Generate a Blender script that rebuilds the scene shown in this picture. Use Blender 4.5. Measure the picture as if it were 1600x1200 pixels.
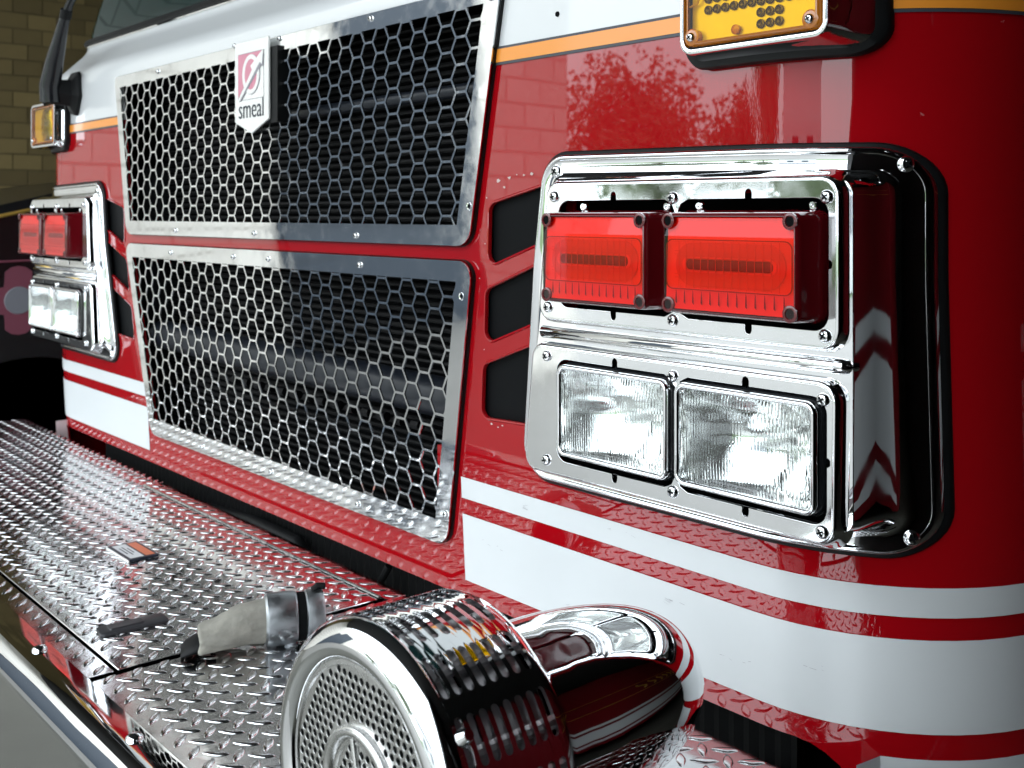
import bpy, bmesh, math, random
from math import radians as R, pi, sin, cos, sqrt
from mathutils import Vector, Matrix
random.seed(4)
scene = bpy.context.scene
for o in list(bpy.data.objects): bpy.data.objects.remove(o)

# ------------------------------------------------------------------ camera
cam_d = bpy.data.cameras.new('camera'); cam = bpy.data.objects.new('camera', cam_d)
scene.collection.objects.link(cam); scene.camera = cam
cam.location = (1.722, -0.906, 1.299)
cam.rotation_euler = (R(90), 0, R(90 - 40.63))
cam_d.sensor_width = 36; cam_d.lens = 1710 / 1600 * 36
cam_d.shift_y = -266 / 1600
cam_d.clip_start = 0.02; cam_d.clip_end = 400
cam_d.dof.use_dof = True; cam_d.dof.focus_distance = 1.16; cam_d.dof.aperture_fstop = 11.0
# ------------------------------------------------------------------ daylight outside the open bay door
w = bpy.data.worlds.new('World'); scene.world = w; w.use_nodes = True
bg = w.node_tree.nodes['Background']
bg.inputs[0].default_value = (0.88, 0.95, 1.0, 1); bg.inputs[1].default_value = 4.3
# exposure
scene.view_settings.view_transform = 'Standard'; scene.view_settings.look = 'None'
scene.view_settings.exposure = -0.2; scene.view_settings.gamma = 1.0
scene.view_settings.use_curve_mapping = False
scene.cycles.max_bounces = 10; scene.cycles.glossy_bounces = 6; scene.cycles.transmission_bounces = 8
scene.cycles.caustics_refractive = False; scene.cycles.caustics_reflective = True
scene.cycles.blur_glossy = 0.5; scene.cycles.sample_clamp_indirect = 6

# ------------------------------------------------------------------ materials
def lk(nt, a, b): nt.links.new(a, b)
def mat(name, col, metal=0., rough=.5, coat=0., coat_rough=.02, ior=1.5, var=0., vscale=20., bump=0., bscale=60.,
        rvar=0., rscale=8., spots=0., spot_col=(.8, .8, .8), trans=0., spec=.5, stretch=None):
    m = bpy.data.materials.new(name); m.use_nodes = True; nt = m.node_tree; b = nt.nodes['Principled BSDF']
    b.inputs['Base Color'].default_value = (*col, 1); b.inputs['Metallic'].default_value = metal
    b.inputs['Roughness'].default_value = rough; b.inputs['IOR'].default_value = ior
    b.inputs['Coat Weight'].default_value = coat; b.inputs['Coat Roughness'].default_value = coat_rough
    if coat: b.inputs['Coat IOR'].default_value = 1.6
    b.inputs['Transmission Weight'].default_value = trans; b.inputs['Specular IOR Level'].default_value = spec
    tc = nt.nodes.new('ShaderNodeTexCoord'); src = tc.outputs['Object']
    if stretch:
        mp = nt.nodes.new('ShaderNodeMapping'); mp.inputs['Scale'].default_value = stretch
        lk(nt, src, mp.inputs[0]); src = mp.outputs[0]
    def noise(sc, det=4.):
        n = nt.nodes.new('ShaderNodeTexNoise'); n.inputs['Scale'].default_value = sc; n.inputs['Detail'].default_value = det
        lk(nt, src, n.inputs['Vector']); return n.outputs['Fac']
    colsock = None
    if var:
        mx = nt.nodes.new('ShaderNodeMix'); mx.data_type = 'RGBA'
        mx.inputs[6].default_value = (*[c * (1 - var) for c in col], 1); mx.inputs[7].default_value = (*[min(1, c * (1 + var)) for c in col], 1)
        lk(nt, noise(vscale), mx.inputs[0]); colsock = mx.outputs[2]
    if spots:
        n = nt.nodes.new('ShaderNodeTexNoise'); n.inputs['Scale'].default_value = 55; n.inputs['Detail'].default_value = 6
        lk(nt, src, n.inputs['Vector'])
        rp = nt.nodes.new('ShaderNodeMapRange'); rp.inputs[1].default_value = 1 - spots; rp.inputs[2].default_value = 1 - spots + .02
        lk(nt, n.outputs['Fac'], rp.inputs[0])
        mx = nt.nodes.new('ShaderNodeMix'); mx.data_type = 'RGBA'; mx.inputs[6].default_value = (*col, 1)
        if colsock: lk(nt, colsock, mx.inputs[6])
        mx.inputs[7].default_value = (*spot_col, 1); lk(nt, rp.outputs[0], mx.inputs[0]); colsock = mx.outputs[2]
    if colsock: lk(nt, colsock, b.inputs['Base Color'])
    if rvar:
        rp = nt.nodes.new('ShaderNodeMapRange'); rp.inputs[3].default_value = max(.0, rough - rvar); rp.inputs[4].default_value = rough + rvar
        rp.inputs[1].default_value = .35; rp.inputs[2].default_value = .7
        lk(nt, noise(rscale, 6), rp.inputs[0]); lk(nt, rp.outputs[0], b.inputs['Roughness'])
    if bump:
        bp = nt.nodes.new('ShaderNodeBump'); bp.inputs['Strength'].default_value = bump; bp.inputs['Distance'].default_value = .002
        lk(nt, noise(bscale, 3), bp.inputs['Height']); lk(nt, bp.outputs[0], b.inputs['Normal'])
        if coat: lk(nt, bp.outputs[0], b.inputs['Coat Normal'])
    return m
def lens_mat(name, tint, fior=1.5, rough=.03):
    # coloured clear plastic: tinted straight-through light under a Fresnel gloss
    m = bpy.data.materials.new(name); m.use_nodes = True; nt = m.node_tree
    for n in list(nt.nodes): nt.nodes.remove(n)
    out = nt.nodes.new('ShaderNodeOutputMaterial'); mx = nt.nodes.new('ShaderNodeMixShader')
    t = nt.nodes.new('ShaderNodeBsdfTransparent'); t.inputs[0].default_value = (*tint, 1)
    g = nt.nodes.new('ShaderNodeBsdfGlossy'); g.inputs['Roughness'].default_value = rough
    f = nt.nodes.new('ShaderNodeFresnel'); f.inputs[0].default_value = fior
    lk(nt, f.outputs[0], mx.inputs[0]); lk(nt, t.outputs[0], mx.inputs[1]); lk(nt, g.outputs[0], mx.inputs[2]); lk(nt, mx.outputs[0], out.inputs[0])
    return m
M = {}
M['red'] = mat('red_paint', (.34, .0022, .006), rough=.35, spec=0., coat=1., coat_rough=.012, var=.05, vscale=3, bump=.014, bscale=6, spots=.235, spot_col=(.45, .12, .12))
M['white'] = mat('white_paint', (.70, .72, .73), rough=.35, coat=.8, coat_rough=.03, var=.02, vscale=6)
M['tape'] = mat('white_reflective_tape', (.66, .69, .70), rough=.42, coat=.25, coat_rough=.2, var=.03, vscale=9, spots=.235, spot_col=(.35, .33, .3))
M['orange'] = mat('orange_tape', (.85, .30, .03), rough=.35, coat=.4, coat_rough=.08)
M['pinline'] = mat('grey_pinline', (.05, .055, .07), rough=.4)
M['chrome'] = mat('polished_chrome', (.86, .87, .88), metal=1, rough=.03, rvar=.025, rscale=30)
M['chromew'] = mat('pressed_chrome', (.86, .87, .89), metal=1, rough=.035, rvar=.03, rscale=25, bump=.10, bscale=9)
M['steel'] = mat('polished_stainless_sheet', (.82, .83, .84), metal=1, rough=.07, rvar=.05, rscale=40, bump=.035, bscale=7, spots=.27, spot_col=(.95, .95, .95))
M['alu'] = mat('tread_plate_aluminium', (.76, .76, .77), metal=1, rough=.13, rvar=.06, rscale=18, bump=.10, bscale=45, var=.22, vscale=14)
M['lug'] = mat('tread_lug_aluminium', (.88, .88, .89), metal=1, rough=.19, rvar=.06, rscale=60, bump=.05, bscale=300)
M['nickel'] = mat('satin_nickel', (.74, .74, .73), metal=1, rough=.26, rvar=.06, rscale=40)
M['galv'] = mat('cast_aluminium_coupling', (.50, .53, .55), metal=1, rough=.38, rvar=.1, rscale=50, var=.15, vscale=60, bump=.15, bscale=120)
M['black'] = mat('black_rubber', (.0055, .006, .0065), rough=.5, var=.2, vscale=40, spec=.22)
M['latch'] = mat('grey_black_plastic', (.032, .032, .036), rough=.42)
M['blackp'] = mat('black_gloss_plastic', (.010, .011, .013), rough=.18, rvar=.06)
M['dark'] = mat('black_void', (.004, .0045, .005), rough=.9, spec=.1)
M['rotor'] = mat('cast_rotor_metal', (.42, .41, .42), metal=.8, rough=.45)
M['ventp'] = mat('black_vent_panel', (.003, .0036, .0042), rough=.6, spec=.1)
M['chip'] = mat('bare_primer', (.62, .50, .48), rough=.7)
M['rad'] = mat('radiator_black_metal', (.0016, .0018, .0022), rough=.5, spec=.16, var=.3, vscale=30)
M['pipe'] = mat('dark_blue_pipe', (.006, .009, .015), rough=.4, coat=.04)
M['redlens'] = lens_mat('red_lens', (1., .085, .05), 1.5)
M['reddark'] = mat('red_lens_edge', (.11, .003, .006), rough=.12, coat=.6)
M['redplate'] = mat('lamp_reflector_plastic', (.97, .95, .94), rough=.4, metal=.12)
M['redslot'] = mat('lamp_flash_tube_channel', (.26, .16, .16), rough=.3)
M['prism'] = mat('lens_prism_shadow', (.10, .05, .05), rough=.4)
M['redgrey'] = mat('lamp_grey_backing', (.84, .70, .70), rough=.3, metal=.2)
M['amberlens'] = lens_mat('amber_lens', (1., .80, .006), 1.3)
M['amberplate'] = mat('amber_lamp_backing', (.78, .66, .30), rough=.3, metal=.35, bump=.2, bscale=60)
M['amberedge'] = mat('amber_lens_edge', (.48, .15, .008), rough=.12, coat=.8)
M['ledcup'] = mat('lamp_diode_cup', (.10, .075, .02), rough=.2, metal=.6)
M['glass'] = mat('fluted_headlamp_glass', (.95, .98, .98), rough=.0, trans=1., ior=1.46)
M['reflector'] = mat('headlamp_reflector', (.90, .90, .89), metal=1, rough=.012, bump=.02, bscale=25)
M['wind'] = mat('tinted_windshield', (.004, .020, .020), rough=.02, ior=1.32)
M['badge'] = mat('white_enamel', (.83, .83, .80), rough=.22, coat=.5)
M['pink'] = mat('faded_red_enamel', (.62, .22, .30), rough=.3, coat=.4)
M['ink'] = mat('dark_blue_ink', (.010, .016, .032), rough=.4)
M['grey'] = mat('grey_ink', (.28, .27, .30), rough=.4)
M['canvas'] = mat('dusty_canvas', (.27, .26, .225), rough=.9, var=.55, vscale=38, bump=.5, bscale=220)
M['labw'] = mat('placard_white', (.72, .74, .76), rough=.35)
M['labo'] = mat('placard_orange', (.70, .18, .08), rough=.4)
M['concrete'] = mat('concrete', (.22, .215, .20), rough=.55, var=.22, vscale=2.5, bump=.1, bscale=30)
M['floorc'] = mat('shaded_worn_floor', (.085, .085, .070), rough=.4, var=.35, vscale=3.5, bump=.1, bscale=30)  # worn, stained concrete with the bay's shade put into its darker colour
M['brick'] = mat('tan_painted_brick_shaded', (.20, .15, .06), rough=.75, var=.14, vscale=9, bump=.2, bscale=50)  # inner part of the wall, the bay's dimness put into its dark colour
M['mortar'] = mat('brick_mortar', (.12, .095, .045), rough=.9)
M['ceil'] = mat('bay_ceiling', (.045, .046, .05), rough=.8)
M['wallp'] = mat('painted_bay_wall', (.06, .06, .062), rough=.7)
M['carblack'] = mat('black_vehicle_paint', (.006, .006, .007), rough=.3, coat=.35, coat_rough=.1)
M['gold'] = mat('gold_leaf', (.70, .46, .10), metal=.6, rough=.35)
M['maroon'] = mat('maroon_emblem', (.20, .055, .085), rough=.5)
M['silver'] = mat('silver_emblem_centre', (.20, .21, .24), rough=.5)
M['nred'] = mat('deep_red_paint', (.16, .006, .010), rough=.35, coat=.8, coat_rough=.03)
M['leaf'] = mat('tree_leaves', (.30, .34, .25), rough=.6, var=.4, vscale=1.5)
M['bark'] = mat('tree_bark', (.10, .075, .05), rough=.9)
M['grass'] = mat('lawn', (.10, .17, .05), rough=.9, var=.3, vscale=1.2)
M['slate'] = mat('dark_slate_door', (.030, .045, .065), rough=.4)
M['yellow'] = mat('warm_yellow_bulb', (.9, .6, .1), rough=.4)

nt = M['brick'].node_tree; oi = nt.nodes.new('ShaderNodeObjectInfo'); hs = nt.nodes.new('ShaderNodeHueSaturation'); mr = nt.nodes.new('ShaderNodeMapRange')
mr.inputs[3].default_value = .7; mr.inputs[4].default_value = 1.3; pb_ = nt.nodes['Principled BSDF']; src_ = pb_.inputs['Base Color'].links[0].from_socket
lk(nt, oi.outputs['Random'], mr.inputs[0]); lk(nt, mr.outputs[0], hs.inputs['Value']); lk(nt, src_, hs.inputs['Color']); lk(nt, hs.outputs[0], pb_.inputs['Base Color'])
# lit copy of the brick, daylight at the doorway put into its pale colour
def brick_material():
    m = bpy.data.materials.new('tan_brick_lit'); m.use_nodes = True; nt = m.node_tree; b = nt.nodes['Principled BSDF']
    tc = nt.nodes.new('ShaderNodeTexCoord'); mp = nt.nodes.new('ShaderNodeMapping'); mp.inputs['Rotation'].default_value = (R(90), 0, R(90))
    sep = nt.nodes.new('ShaderNodeSeparateXYZ'); cmb = nt.nodes.new('ShaderNodeCombineXYZ')
    lk(nt, tc.outputs['Object'], sep.inputs[0]); lk(nt, sep.outputs[1], cmb.inputs[0]); lk(nt, sep.outputs[2], cmb.inputs[1])
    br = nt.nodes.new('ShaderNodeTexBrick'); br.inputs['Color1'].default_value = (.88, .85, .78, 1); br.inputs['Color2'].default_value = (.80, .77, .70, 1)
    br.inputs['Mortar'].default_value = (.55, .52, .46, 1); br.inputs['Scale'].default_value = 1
    br.inputs['Brick Width'].default_value = .4; br.inputs['Row Height'].default_value = .2; br.inputs['Mortar Size'].default_value = .012
    lk(nt, cmb.outputs[0], br.inputs[0]); lk(nt, br.outputs[0], b.inputs['Base Color']); b.inputs['Roughness'].default_value = .8
    return m
M['bricklit'] = brick_material()

# ------------------------------------------------------------------ mesh helpers
COL = scene.collection
MX = 1            # -1 mirrors everything that is built to the truck's other side
def link(name, me, parent=None):
    o = bpy.data.objects.new(name, me); COL.objects.link(o)
    if parent is not None: o.parent = parent
    return o
def smooth(me, ang=35):
    me.polygons.foreach_set('use_smooth', [True] * len(me.polygons)); me.set_sharp_from_angle(angle=R(ang)); me.update()
def mk(name, vs, fs, m, parent=None, ang=35, mats=None, fm=None):
    me = bpy.data.meshes.new(name)
    if MX < 0: vs = [(-v[0], v[1], v[2]) for v in vs]; fs = [tuple(reversed(f)) for f in fs]
    me.from_pydata([tuple(v) for v in vs], [], fs)
    for mm in (mats or [m]): me.materials.append(M[mm] if isinstance(mm, str) else mm)
    if fm: me.polygons.foreach_set('material_index', fm)
    smooth(me, ang); return link(name, me, parent)
def fixn(o):
    bm = bmesh.new(); bm.from_mesh(o.data); bmesh.ops.recalc_face_normals(bm, faces=bm.faces); bm.to_mesh(o.data); bm.free(); o.data.update(); return o
def mkn(*a, **k): return fixn(mk(*a, **k))
class MB:
    def __init__(s): s.v = []; s.f = []; s.m = []
    def add(s, vs, fs, mi=0):
        n = len(s.v); s.v += [tuple(v) for v in vs]; s.f += [tuple(i + n for i in f) for f in fs]; s.m += [mi] * len(fs)
    def box(s, x0, x1, y0, y1, z0, z1, mi=0):
        s.add([(x, y, z) for x in (x0, x1) for y in (y0, y1) for z in (z0, z1)],
              [(0, 1, 3, 2), (4, 6, 7, 5), (0, 4, 5, 1), (2, 3, 7, 6), (0, 2, 6, 4), (1, 5, 7, 3)], mi)
    def tube(s, pts, r, n=12, caps=True, mi=0):
        pts = [Vector(p) for p in pts]; rs = r if isinstance(r, (list, tuple)) else [r] * len(pts); vs = []; up = None
        for i, p in enumerate(pts):
            d = (pts[min(i + 1, len(pts) - 1)] - pts[max(i - 1, 0)]).normalized()
            if up is None: up = Vector((0, 0, 1)) if abs(d.z) < .9 else Vector((1, 0, 0))
            a = d.cross(up).normalized(); b = a.cross(d).normalized(); up = b
            vs += [p + (a * cos(2 * pi * k / n) + b * sin(2 * pi * k / n)) * rs[i] for k in range(n)]
        fs = [(i * n + k, i * n + (k + 1) % n, (i + 1) * n + (k + 1) % n, (i + 1) * n + k) for i in range(len(pts) - 1) for k in range(n)]
        if caps: fs += [tuple(reversed(range(n))), tuple(range((len(pts) - 1) * n, len(pts) * n))]
        s.add(vs, fs, mi)
    def lathe(s, prof, c, axis='y', n=48, mi=0, a0=0, a1=2 * pi):
        full = abs(a1 - a0 - 2 * pi) < 1e-6; k = n if full else n + 1; vs = []
        for r, t in prof:
            for i in range(k):
                a = a0 + (a1 - a0) * i / n; p = (r * cos(a), r * sin(a))
                vs.append((c[0] + p[0], c[1] + t, c[2] + p[1]) if axis == 'y' else (c[0] + p[0], c[1] + p[1], c[2] + t) if axis == 'z' else (c[0] + t, c[1] + p[0], c[2] + p[1]))
        fs = []
        for j in range(len(prof) - 1):
            for i in range(n if full else n):
                i2 = (i + 1) % k if full else i + 1
                fs.append((j * k + i, j * k + i2, (j + 1) * k + i2, (j + 1) * k + i))
        s.add(vs, fs, mi)
    def loft(s, loops, cap0=False, cap1=False, mi=0):
        n = len(loops[0]); vs = [p for l in loops for p in l]
        fs = [(j * n + i, j * n + (i + 1) % n, (j + 1) * n + (i + 1) % n, (j + 1) * n + i) for j in range(len(loops) - 1) for i in range(n)]
        if cap0: fs.append(tuple(reversed(range(n))))
        if cap1: fs.append(tuple(range((len(loops) - 1) * n, len(loops) * n)))
        s.add(vs, fs, mi)
    def raw(s, name, m, parent=None, ang=35): return mk(name, s.v, s.f, m, parent, ang)
    def out(s, name, m, parent=None, ang=35, mats=None):
        return mkn(name, s.v, s.f, m, parent, ang, mats, s.m if mats else None)
def rpoly(pts, r, seg=6):
    """polygon (2D) with rounded corners; r scalar or list"""
    n = len(pts); out = []
    for i in range(n):
        p = Vector(pts[i]); a = Vector(pts[i - 1]) - p; b = Vector(pts[(i + 1) % n]) - p
        rr = r[i] if isinstance(r, (list, tuple)) else r
        if rr <= 0: out.append((p.x, p.y)); continue
        ang = a.angle(b); t = min(rr / math.tan(ang / 2), a.length * .49, b.length * .49); rr = t * math.tan(ang / 2)
        an, bn = a.normalized(), b.normalized(); c = p + (an + bn).normalized() * (rr / sin(ang / 2))
        v0 = p + an * t - c; v1 = p + bn * t - c; th0 = math.atan2(v0.y, v0.x); d = math.atan2(v1.y, v1.x) - th0
        while d > pi: d -= 2 * pi
        while d < -pi: d += 2 * pi
        out += [(c.x + rr * cos(th0 + d * k / seg), c.y + rr * sin(th0 + d * k / seg)) for k in range(seg + 1)]
    return out
def dense(lp, st=.02):
    out = []
    for i in range(len(lp)):
        p, q = Vector(lp[i]), Vector(lp[(i + 1) % len(lp)]); k = max(1, int((q - p).length / st)); out += [tuple(p + (q - p) * j / k) for j in range(k)]
    return out
def offs(pts, d):
    """inset a closed 2D loop (counter-clockwise) by d"""
    n = len(pts); out = []
    for i in range(n):
        p = Vector(pts[i]); a = (p - Vector(pts[i - 1])); b = (Vector(pts[(i + 1) % n]) - p)
        if a.length < 1e-7: a = b
        if b.length < 1e-7: b = a
        na = Vector((-a.y, a.x)).normalized(); nb = Vector((-b.y, b.x)).normalized(); m = (na + nb)
        m = m.normalized() if m.length > 1e-6 else na
        k = max(.5, m.dot(na)); out.append((p.x + m.x * d / k, p.y + m.y * d / k))
    return out
def plate(name, outline, holes, y, th, m, parent=None, bevel=0., ymap=None, ang=30):
    """sheet cut to an outline with holes, in the x-z plane, front at y, thickness th"""
    cu = bpy.data.curves.new(name, 'CURVE'); cu.dimensions = '2D'; cu.fill_mode = 'BOTH'
    cu.extrude = max(1e-5, th / 2 - bevel); cu.bevel_depth = bevel; cu.bevel_resolution = 2; cu.offset = -bevel
    for lp in [outline] + list(holes):
        sp = cu.splines.new('POLY'); sp.points.add(len(lp) - 1)
        for i, p in enumerate(lp): sp.points[i].co = (MX * p[0], p[1], 0, 1)
        sp.use_cyclic_u = True
    t = bpy.data.objects.new('tmp', cu); COL.objects.link(t)
    dg = bpy.context.evaluated_depsgraph_get(); me = bpy.data.meshes.new_from_object(t.evaluated_get(dg))
    bpy.data.objects.remove(t); bpy.data.curves.remove(cu)
    for v in me.vertices:
        x, z, d = v.co; yy = y + th / 2 - d
        if ymap: yy += ymap(x, z)
        v.co = (x, yy, z)
    me.name = name; me.materials.clear(); me.materials.append(M[m]); smooth(me, ang)
    return link(name, me, parent)
def empty(name, loc=(0, 0, 0), label=None, cat=None, group=None):
    o = bpy.data.objects.new(name, None); COL.objects.link(o); o.location = loc; o.empty_display_size = .1
    if label: o['label'] = label; o['category'] = cat
    if group: o['group'] = group
    return o
def struct(o): o['kind'] = 'structure'; return o
def ell(cx, cz, a, b, n=32, t0=0., t1=2 * pi): return [(cx + a * cos(t0 + (t1 - t0) * i / n), cz + b * sin(t0 + (t1 - t0) * i / n)) for i in range(n + (0 if t1 - t0 > 6.28 else 1))]
def grid(name, P, m, parent, ang=35):
    nr, nc = len(P), len(P[0])
    return mkn(name, [p for row in P for p in row], [(r * nc + c, r * nc + c + 1, (r + 1) * nc + c + 1, (r + 1) * nc + c) for r in range(nr - 1) for c in range(nc - 1)], m, parent, ang)

# ------------------------------------------------------------------ the place: floor, bay shell, ground and trees outside (seen in the polished metal)
def slab(name, x0, x1, y0, y1, z0, z1, m):
    b = MB(); b.box(x0, x1, y0, y1, z0, z1); return struct(b.out(name, m))
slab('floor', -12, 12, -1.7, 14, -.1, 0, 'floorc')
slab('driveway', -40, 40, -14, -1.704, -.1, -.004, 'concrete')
slab('lawn', -60, 60, -60, -14.004, -.15, -.05, 'grass')
DOORY = -1.4
slab('ceiling', -5.6, 9, -1.75, 11, 3.5, 3.7, 'ceil')
slab('wall_back', -5.6, 9, 11, 11.2, 0, 4.1, 'wallp')
slab('wall_right', 9, 9.2, DOORY, 11, 0, 4.1, 'wallp')
# front wall beside the open bay, with a row of small windows in the next bay's door
fw = plate('wall_front', [(1.82, 0), (9, 0), (9, 3.5), (1.82, 3.5)],
           [[(x, 2.05), (x + .22, 2.05), (x + .22, 2.4), (x, 2.4)] for x in (2.75, 3.3, 3.85, 4.4)], DOORY, .12, 'wallp'); struct(fw)
# ------------------------------------------------------------------ brick wall on the left
WX = -5.0
bw = empty('brick_wall', (WX, 0, 0), 'dim tan brick wall in the background beyond the black vehicle', 'wall')
b = MB(); b.box(-.3, 0, -5.6, -.3, 0, 4.1); b.out('outer_wall_face', 'bricklit', bw)
b = MB(); b.box(-.3, 0, -.3, .62, 0, 4.1); b.box(-.3, 0, 2.12, 11, 0, 4.1); b.box(-.3, 0, .62, 2.12, 0, 1.28); b.box(-.3, 0, .62, 2.12, 2.93, 4.1)
b.out('wall_face', 'brick', bw)
b = MB(); b.box(-.3, -.006, .62, 2.12, 1.28, 2.93); b.out('mortar_bed', 'mortar', bw)
bl, bh, gp = .166, .0916, .007
b = MB(); b.box(-.06, .0, gp / 2, bl - gp / 2, gp / 2, bh - gp / 2); brick0 = None
for j in range(18):
    for i in range(-1, 10):
        y = .62 + i * bl + (bl / 2 if j % 2 else 0)
        if y < .6 or y + bl > 2.15: continue
        if brick0 is None:
            brick0 = b.out('brick', 'brick', bw); o = brick0
        else:
            o = link('brick', brick0.data, bw)
        o.location = (random.uniform(-.002, .002), y, 1.28 + j * bh)
b = MB(); b.box(-.02, .03, -4.5, -2.75, .0, 2.4); b.box(-.02, .03, -4.5, -3.2, 2.4, 3.1)  # unseen dark door added, shaped for the dark reflection in the grilles
for k in range(4): b.box(.03, .045, -4.45, -2.8, .1 + k * .56, .6 + k * .56)
b.out('added_dark_door', 'slate', bw)

# ------------------------------------------------------------------ trees outside
def tree(loc, h, rad, n, label):
    t = empty('tree', loc, label, 'tree', 'trees outside the open bay')
    b = MB(); b.tube([(0, 0, -.1), (.05, 0, h * .25), (0, .1, h * .55)], [.22, .16, .07], 8)
    for k in range(6):
        a = k * 1.1; b.tube([(0, 0, h * (.25 + .04 * k)), (rad * .6 * cos(a), rad * .6 * sin(a), h * (.5 + .05 * k))], [.08, .02], 6)
    b.out('trunk', 'bark', t); c = MB()
    for i in range(n):
        u = random.uniform(-1, 1); a = random.uniform(0, 2 * pi); rr = random.random() ** .45 * (1 + .25 * sin(3 * a + u * 4)); s = sqrt(1 - u * u)
        p = Vector((rad * rr * s * cos(a), rad * rr * s * sin(a), h * .62 + h * .38 * rr * u))
        d = Vector((random.gauss(0, 1), random.gauss(0, 1), random.gauss(0, 1))).normalized() * random.uniform(.05, .11); e = d.orthogonal().normalized() * d.length * .6
        c.add([p - d, p - e, p + d, p + e], [(0, 1, 2, 3)])
    mk('crown', c.v, c.f, 'leaf', t)
tree((-17, -20, 0), 5.2, 2.4, 15000, 'round green tree outside, reflected in the red panel')
tree((-12.5, -21, 0), 4.2, 2.1, 13000, 'smaller green tree outside, reflected in the red panel')
tree((-6.5, -19, 0), 6.2, 2.6, 17000, 'tallest green tree outside, reflected in the red panel')
tree((-1.5, -24, 0), 5.4, 2.5, 9000, 'far green tree outside beyond the driveway')
# pale building across the driveway
pb = empty('pale_building', (-1.0, -15, 0), 'pale sided building across the driveway, seen only in reflections', 'building')
b = MB(); b.box(-1.2, 4.5, -4, 0, 0, 3.6); b.out('wall', 'white', pb)
b = MB(); b.add([(-1.5, -4.3, 3.6), (4.8, -4.3, 3.6), (4.8, .3, 3.6), (-1.5, .3, 3.6), (-1.5, -2, 4.9), (4.8, -2, 4.9)], [(0, 3, 2, 1), (0, 1, 5, 4), (2, 3, 4, 5), (0, 4, 3), (1, 2, 5)]); b.out('roof', 'slate', pb)
for x in (.2, 2.4):
    b = MB(); b.box(x, x + .9, 0, .05, 1.2, 2.4); b.out('window', 'slate', pb)

# ================================================================== FIRE TRUCK
T = empty('fire_truck', (0, 0, 0), 'red and white fire truck front with honeycomb grilles and chrome lights', 'fire truck')
RC, XC = .22, 1.03
def tilt(z): return .055 * (1.24 - z) if z < 1.24 else 0.
def yf(x, z=1.3):
    d = abs(x) - XC; y = tilt(z)
    if d > 0: y += RC - sqrt(max(0, RC * RC - min(d, RC) ** 2))
    return y
def plan(d=0., back=1.3, na=14):
    """half outline of the cab in plan from the centre to the far side, inset d"""
    p = [(0, d), (.35, d), (.7, d), (XC, d)]
    for i in range(1, na + 1):
        a = i / na * pi / 2; p.append((XC + (RC - d) * sin(a), RC - (RC - d) * cos(a)))
    p += [(XC + RC - d, .5), (XC + RC - d, back)]
    return [(-x, y) for x, y in reversed(p[1:])] + p
def shell(name, rows, m, th=.004):
    """closed shell from rows of (z, inset, extra y)"""
    P = []
    for inner in (0, th):
        for z, d, e in rows: P.append([(x, y + e + inner * (1 if abs(x) < XC + RC - .03 else 0) , z) if True else 0 for x, y in plan(d + inner * .999)])
    for k in range(len(rows), 2 * len(rows)):
        z, d, e = rows[k - len(rows)]; P[k] = [(x, y + e, z) for x, y in plan(d + th)]
    nr, nc = len(rows), len(P[0]); V = [p for r in P for p in r]; F = []
    for s in (0, 1):
        for r in range(nr - 1):
            for c in range(nc - 1):
                q = [s * nr * nc + r * nc + c, s * nr * nc + r * nc + c + 1, s * nr * nc + (r + 1) * nc + c + 1, s * nr * nc + (r + 1) * nc + c]
                F.append(tuple(q if s == 0 else reversed(q)))
    o = nr * nc
    for c in range(nc - 1):
        F.append((c + 1, c, o + c, o + c + 1)); t = (nr - 1) * nc; F.append((t + c, t + c + 1, o + t + c + 1, o + t + c))
    for r in range(nr - 1):
        F.append((r * nc, (r + 1) * nc, o + (r + 1) * nc, o + r * nc)); t = nc - 1
        F.append(((r + 1) * nc + t, r * nc + t, o + r * nc + t, o + (r + 1) * nc + t))
    return mkn(name, V, F, m, T)
def cut(o, polys, y0=-.3, y1=.18):
    b = MB()
    for p in polys:
        b.loft([[(x, y0, z) for x, z in p], [(x, y1, z) for x, z in p]], True, True)
    c = b.out('tmp_cutter', 'dark'); md = o.modifiers.new('b', 'BOOLEAN'); md.object = c; md.operation = 'DIFFERENCE'; md.solver = 'EXACT'
    dg = bpy.context.evaluated_depsgraph_get(); me = bpy.data.meshes.new_from_object(o.evaluated_get(dg)); o.modifiers.clear(); o.data = me
    bpy.data.objects.remove(c); smooth(me, 20)
def inset_trap(t, l, r, bo, to):
    (x0, z0), (x1, _), (x2, z1), (x3, _) = t; f = lambda z: (z - z0) / (z1 - z0)
    za, zb = z0 + bo, z1 - to; L = lambda z: x0 + (x3 - x0) * f(z) + l; Rr = lambda z: x1 + (x2 - x1) * f(z) - r
    return [(L(za), za), (Rr(za), za), (Rr(zb), zb), (L(zb), zb)]
UG = [(-.588, 1.256), (.588, 1.256), (.655, 1.596), (-.655, 1.596)]           # upper grille outline
LG = [(-.512, .838), (.512, .838), (.595, 1.236), (-.595, 1.236)]             # lower grille outline
UGo = rpoly(UG, [.03, .03, .012, .012]); LGo = rpoly(LG, [.032, .032, .022, .022])
VENT = [[(.620, 1.231), (.745, 1.272), (.745, 1.337), (.622, 1.311)], [(.605, 1.128), (.745, 1.178), (.745, 1.246), (.612, 1.199)], [(.592, 1.029), (.745, 1.036), (.745, 1.150), (.600, 1.099)]]
rows = [(.55, 0, tilt(.55)), (.78, 0, tilt(.78)), (1.0, 0, tilt(1.0)), (1.235, 0, .0002), (1.25, 0, 0), (1.503, 0, 0)]
lf = shell('lower_fascia', rows, 'red')
UGc = rpoly(inset_trap(UG, .014, .014, .014, .014), .012); LGc = rpoly(inset_trap(LG, .014, .014, .014, .014), .012)
cuts = [UGc, LGc]
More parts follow.
